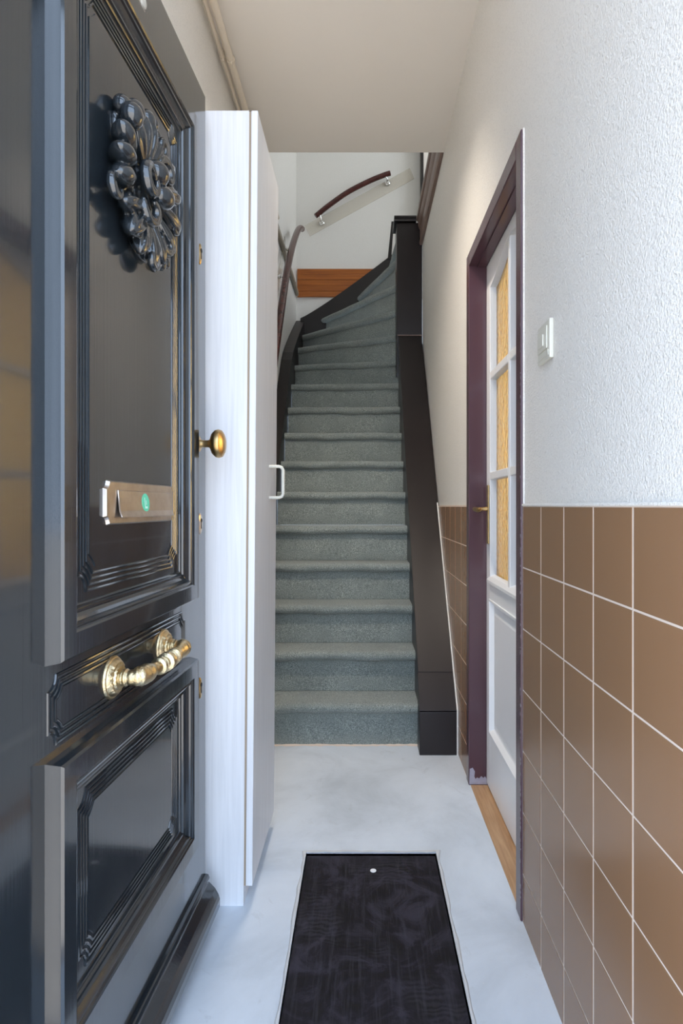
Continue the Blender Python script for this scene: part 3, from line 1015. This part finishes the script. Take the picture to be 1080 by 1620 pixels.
# dark boxed side on the right
def slope(y): return 0.185 + (y - 2.51) * 1.295
YT = 4.060
SX0 = 0.2465
ys = 2.51 + 0.105
bobj('plinth_board', (SX0 - 0.008, XR - 0.0055, 2.51, 2.60, 0.0, 0.181), 'dark', st, bevel=0.002)
bm = new_bm(); prism(bm, [(2.512, 0.185), (ys - 0.0025, slope(ys) - .003), (ys - .0025, 0.187), (2.60, 0.185)], 'x', SX0 - 0.007, XR - 0.0055)
obj('lower_side_board', bm, 'dark', st, bevel=0.001)
bm = new_bm(); prism(bm, [(ys, slope(ys)), (YT, slope(YT)), (YT, slope(YT) - 0.5), (ys + .30, 0.0), (2.602, 0.0), (2.602, 0.184), (ys, 0.187)], 'x', SX0 - 0.004, XR - 0.0055)
obj('sloping_side_board', bm, 'dark', st, bevel=0.0015)
bobj('upper_side_panel', (0.232, XR - 0.001, YT, YT + 0.16, slope(YT) - 0.25, 2.955), 'dark', st, bevel=0.003)
bobj('panel_seam', (0.240, XR - 0.002, YT - 0.008, YT, slope(YT) - 0.002, slope(YT) + 0.004), 'redwood', st)
bm = new_bm(); prism(bm, [(YT - .022, 2.957), (YT - .026, 2.966), (YT - .018, 2.976), (YT - .026, 2.984), (YT - .022, 2.994), (YT + .17, 2.994), (YT + .17, 2.957)], 'x', 0.214, XR - 0.042)
obj('landing_cap', bm, 'darkb', st, bevel=0.001)
# thin dark upright behind the panel
bm = new_bm(); prism(bm, [(0.186, 2.86), (0.212, 2.86), (0.232, 3.135), (0.214, 3.135)], 'y', 4.42, 4.45)
obj('upright_board', bm, 'darkb', st)
# pale filler along the wall side of the boxing
bm = new_bm()
prism(bm, [(2.504, 0.0), (2.510, 0.0), (2.510, 0.186), (3.18, slope(3.18) + 0.001), (3.18, slope(3.18) + 0.008), (2.505, 0.190)], 'x', XR - 0.0115, XR - 0.0055)
obj('filler_bead', bm, 'plaster', st)

# left string along the wall, curving at the corner, then along the back wall
def nline(y): return RI + (y - NOSE1) * RI / GO
pts_t, pts_b = [], []
for i in range(30):
    y = 2.60 + (YB - 0.025 - 2.60) * i / 29
    z = nline(y) + 0.055
    if y > 4.15:
        # winders rise less steeply along the wall
        t = (y - 4.15) / (YB - 4.15)
        z = nline(4.15) + 0.055 + (2.62 - nline(4.15) - 0.055) * (0.25 * t + 0.75 * (t ** 0.85))
    pts_t.append((y, z)); pts_b.append((y, max(0.0, z - 0.42)))
bm = new_bm()
prism(bm, [(2.60, 0.0)] + pts_t + pts_b[::-1][:-6], 'x', XL + 0.002, CL - 0.004)
obj('wall_string', bm, 'darkb', st)
bm = new_bm()
tp, bt = [], []
for i in range(20):
    t = i / 19
    x = -0.52 + 0.86 * t
    z = 2.615 + 0.42 * (t / 0.72) ** 1.12 + 0.0
    tp.append((x, z)); bt.append((x, z - 0.34))
prism(bm, tp + bt[::-1], 'y', 5.035, YB - 0.0225)
obj('back_string', bm, 'darkb', st)

# ------------------------------------------------------------------ handrails
def spline(pts, n=8):
    P_ = [Vector(p) for p in pts]
    P_ = [P_[0] * 2 - P_[1]] + P_ + [P_[-1] * 2 - P_[-2]]
    out = []
    for i in range(1, len(P_) - 2):
        for k in range(n):
            t = k / n
            p0, p1, p2, p3 = P_[i - 1:i + 3]
            out.append(0.5 * ((2 * p1) + (p2 - p0) * t + (2 * p0 - 5 * p1 + 4 * p2 - p3) * t * t + (3 * p1 - p0 - 3 * p2 + p3) * t ** 3))
    out.append(P_[-2])
    return out
def bracket(parent, wallp, railp, axis):
    b = new_bm()
    lathe(b, [(0.024, 0.0), (0.024, 0.004), (0.020, 0.010), (0.012, 0.014), (0.0001, 0.015)], wallp, axis, 20)
    lathe(b, [(0.0001, 0.010), (0.010, 0.014), (0.014, 0.022), (0.012, 0.030), (0.0001, 0.034)], wallp, axis, 16)
    mid = Vector(wallp) + Vector(axis) * 0.045
    tube(b, spline([Vector(wallp) + Vector(axis) * 0.012, mid, Vector(railp)], 5), 0.006, 10)
    return obj('bracket', b, 'chrome', parent, smooth=True)
XH = -0.472
hr = thing('handrail', 'long curved dark handrail rising along the left stair wall', 'handrail', (0, 0, 0))
rail = [(XH, 2.75, 1.27), (XH, 3.05, 1.62), (XH, 3.26, 1.876), (XH, 3.65, 2.375), (XH, 3.85, 2.60), (XH, 4.10, 2.83), (XH, 4.38, 3.045), (XH + .003, 4.55, 3.145), (XH + .01, 4.62, 3.17)]
sp = spline(rail, 8)
bm = new_bm(); tube(bm, sp, [0.022] * (len(sp) - 1) + [0.018], 14)
for v in bm.verts: pass
obj('rail', bm, 'mahog', hr, smooth=True)
for (y, z) in ((3.84, 2.54), (4.23, 2.88), (3.0, 1.51)):
    bracket(hr, (XL + 0.008, y, z - 0.03), (XH, y, z + 0.02), (1, 0, 0))
bm = new_bm()
prism(bm, [(3.35, 1.86), (3.42, 1.80), (4.36, 2.90), (4.30, 2.97)], 'x', XL + 0.001, XL + 0.008)
obj('backing_plate', bm, 'acrylic', hr)

YH = YB - 0.075
hr2 = thing('handrail', 'short dark curved handrail on a clear plate on the white wall', 'handrail', (0, 0, 0))
def bw(px, py, Y): return ((px - 573) * Y / 951, Y, H + (801 - py) * Y / 951)
rail = [bw(499, 342, YH), bw(520, 325, YH), bw(550, 304, YH), bw(583, 287, YH), bw(606, 277.5, YH), bw(617, 274, YH)]
sp = spline(rail, 8)
bm = new_bm(); tube(bm, sp, 0.021, 14)
obj('rail', bm, 'mahog', hr2, smooth=True)
for (px, py, rx, ry) in ((509, 353, 506, 340), (613, 290, 610, 279)):
    w_ = bw(px, py, YB - 0.009)
    bracket(hr2, w_, bw(rx, ry, YH), (0, -1, 0))
bm = new_bm()
pl = [bw(*p, YB - 0.004) for p in ((482, 357), (490, 374), (655, 283), (648, 266))]
prism(bm, [(p[0], p[2]) for p in pl], 'y', YB - 0.009, YB - 0.001)
obj('backing_plate', bm, 'acrylic', hr2, bevel=0.002)

# horizontal grey batten on the left wall
o = thing('wall_batten', 'grey horizontal batten on the left wall behind the handrail', 'batten', (XL, 3.6, 2.825))
bobj('strip', (0.001, 0.026, 0, 1.45, -0.022, 0.022), 'batten', o, bevel=0.008)
for y in (0.25, 1.2):
    bm = new_bm(); lathe(bm, [(0.008, 0.024), (0.008, 0.028), (0.004, 0.030)], (0, y, 0), (1, 0, 0), 14)
    obj('screw', bm, 'chrome', o, smooth=True)

# ------------------------------------------------------------------ tall white cabinet
cb = thing('tall_cabinet', 'tall narrow white wood-grain cabinet standing against the left wall', 'cabinet', (0, 0, 0))
CY0, CY1, CZ = 1.565, 1.945, 2.070
XA, XB, XC_ = -0.302, -0.2965, -0.279
def lean(o):
    for v in o.data.vertices: v.co.x += (v.co.z / CZ - 0.5) * 0.0148
    return o
lean(bobj('carcass', (XL + 0.012, XA, CY0, CY1, 0.0, CZ), 'cab', cb))
lean(bobj('edge_strip', (XA, XB, CY0 + 0.003, CY1, 0.05, CZ - 0.001), 'cab_edge', cb))
cd = lean(bobj('cabinet_door', (XB, XC_, CY0 - 0.001, CY1, 0.052, CZ), 'cab', cb, bevel=0.0015))
bm = new_bm()
xo = XC_ - 0.0002; hy = 1.80
pts = [(xo - .002, hy, 1.066), (xo + 0.030, hy, 1.066), (xo + 0.038, hy, 1.069), (xo + 0.042, hy, 1.077), (xo + 0.042, hy, 1.148), (xo + 0.038, hy, 1.156), (xo + 0.030, hy, 1.159), (xo - .002, hy, 1.159)]
tube(bm, pts, 0.0048, 12)
h_ = obj('handle', bm, 'plastic', cd, smooth=True); h_['label'] = 'ivory D-shaped pull'

# ------------------------------------------------------------------ mat
mt = thing('floor_mat', 'black scuffed rubber mat sunk into the screed floor', 'mat', (0, 0, 0))
bobj('mat_sheet', (MX0 + 0.002, MX1 - 0.002, MY0 + 0.002, MY1 - 0.003, -0.0178, -0.004), 'mat', mt, bevel=0.002)
bm = new_bm(); lathe(bm, [(0.0001, 0), (0.0088, 0), (0.0088, 0.001), (0.0078, 0.0016), (0.0001, 0.0016)], (0.031, 1.722, -0.004), (0, 0, 1), 20)
o = obj('plug', bm, 'white', mt); o['label'] = 'small round white plug'

# ------------------------------------------------------------------ light switch
sw = thing('light_switch', 'ivory wall switch beside the glazed door frame', 'light switch', (XR, 1.316, 1.398))
def swbox(name, y0, y1, z0, z1, x0, x1, mat='plastic', par=None, bev=0.002):
    return bobj(name, (-x1, -x0, y0, y1, z0, z1), mat, par or sw, bevel=bev)
fr = swbox('frame', -0.043, 0.043, -0.042, 0.042, 0.0, 0.009)
swbox('insert', -0.030, 0.036, -0.019, 0.030, 0.009, 0.0118)
swbox('rocker', -0.012, 0.026, -0.010, 0.016, 0.0118, 0.0148)
swbox('label_strip', -0.036, 0.036, -0.035, -0.022, 0.009, 0.0105)

# ------------------------------------------------------------------ pipes under the ceiling
def pipe(name, label, x, z, r, clamps):
    t = thing(name, label, 'pipe', (0, 0, 0))
    b = new_bm(); tube(b, [(x, YF + .01, z), (x, 1.4, z + .001), (x, 2.2, z - .001), (x, YC + 0.6, z)], r, 14)
    obj('pipe_run', b, 'pipe', t, smooth=True)
    for y in clamps:
        b = new_bm(); lathe(b, [(r + .0005, -0.007), (r + .0032, -0.007), (r + .0032, 0.007), (r + .0005, 0.007)], (x, y, z), (0, 1, 0), 18)
        box(b, x - 0.004, x + 0.004, y - .006, y + .006, z + r, ZC - 0.0)
        box(b, x + r * .2, x + r * .2 + 0.006, y - .012, y + .012, z - r - 0.010, z - r + 0.001)
        obj('pipe_clip', b, 'pipe', t)
    return t
pipe('ceiling_pipe', 'thicker cream pipe under the ceiling along the left wall', -0.508, 2.764, 0.0135, (2.32,))
pipe('ceiling_pipe', 'thinner cream pipe tucked between thicker pipe and left wall', -0.538, 2.768, 0.0075, (2.32,))


# ------------------------------------------------------------------ added recessed fill spot, unseen above the frame, to brighten stairs and floor
k = NT('fill_spot_lens'); k.base(lin(250, 246, 238)); k.rough(0.3)
k.b.inputs['Emission Color'].default_value = (1.0, 0.90, 0.78, 1)
k.b.inputs['Emission Strength'].default_value = 6.0
M['fill_spotlens'] = k.m
cs = thing('added_fill_spot', 'added round recessed fill spotlight, out of view in the hallway ceiling', 'lamp', (-0.22, 1.93, ZC))
bm = new_bm(); lathe(bm, [(0.036, 0.0), (0.037, -0.006), (0.049, -0.005), (0.051, 0.0)], (0, 0, 0), (0, 0, 1), 28)
obj('bezel', bm, 'white', cs, smooth=True)
bm = new_bm(); lathe(bm, [(0.036, 0.0), (0.0355, -0.002), (0.0001, -0.003)], (0, 0, 0), (0, 0, 1), 28)
obj('lens', bm, 'fill_spotlens', cs, smooth=True)
d = bpy.data.lights.new('fill_beam', 'SPOT')
d.energy = 84; d.color = (1.0, 0.89, 0.76); d.spot_size = math.radians(106); d.spot_blend = 1.0; d.shadow_soft_size = 0.07
o = bpy.data.objects.new('fill_beam', d); COL.objects.link(o); o.parent = cs
o.location = (0, 0, -0.02)
o.rotation_euler = Vector((0.22, 0.95, -2.5)).to_track_quat('-Z', 'Y').to_euler()
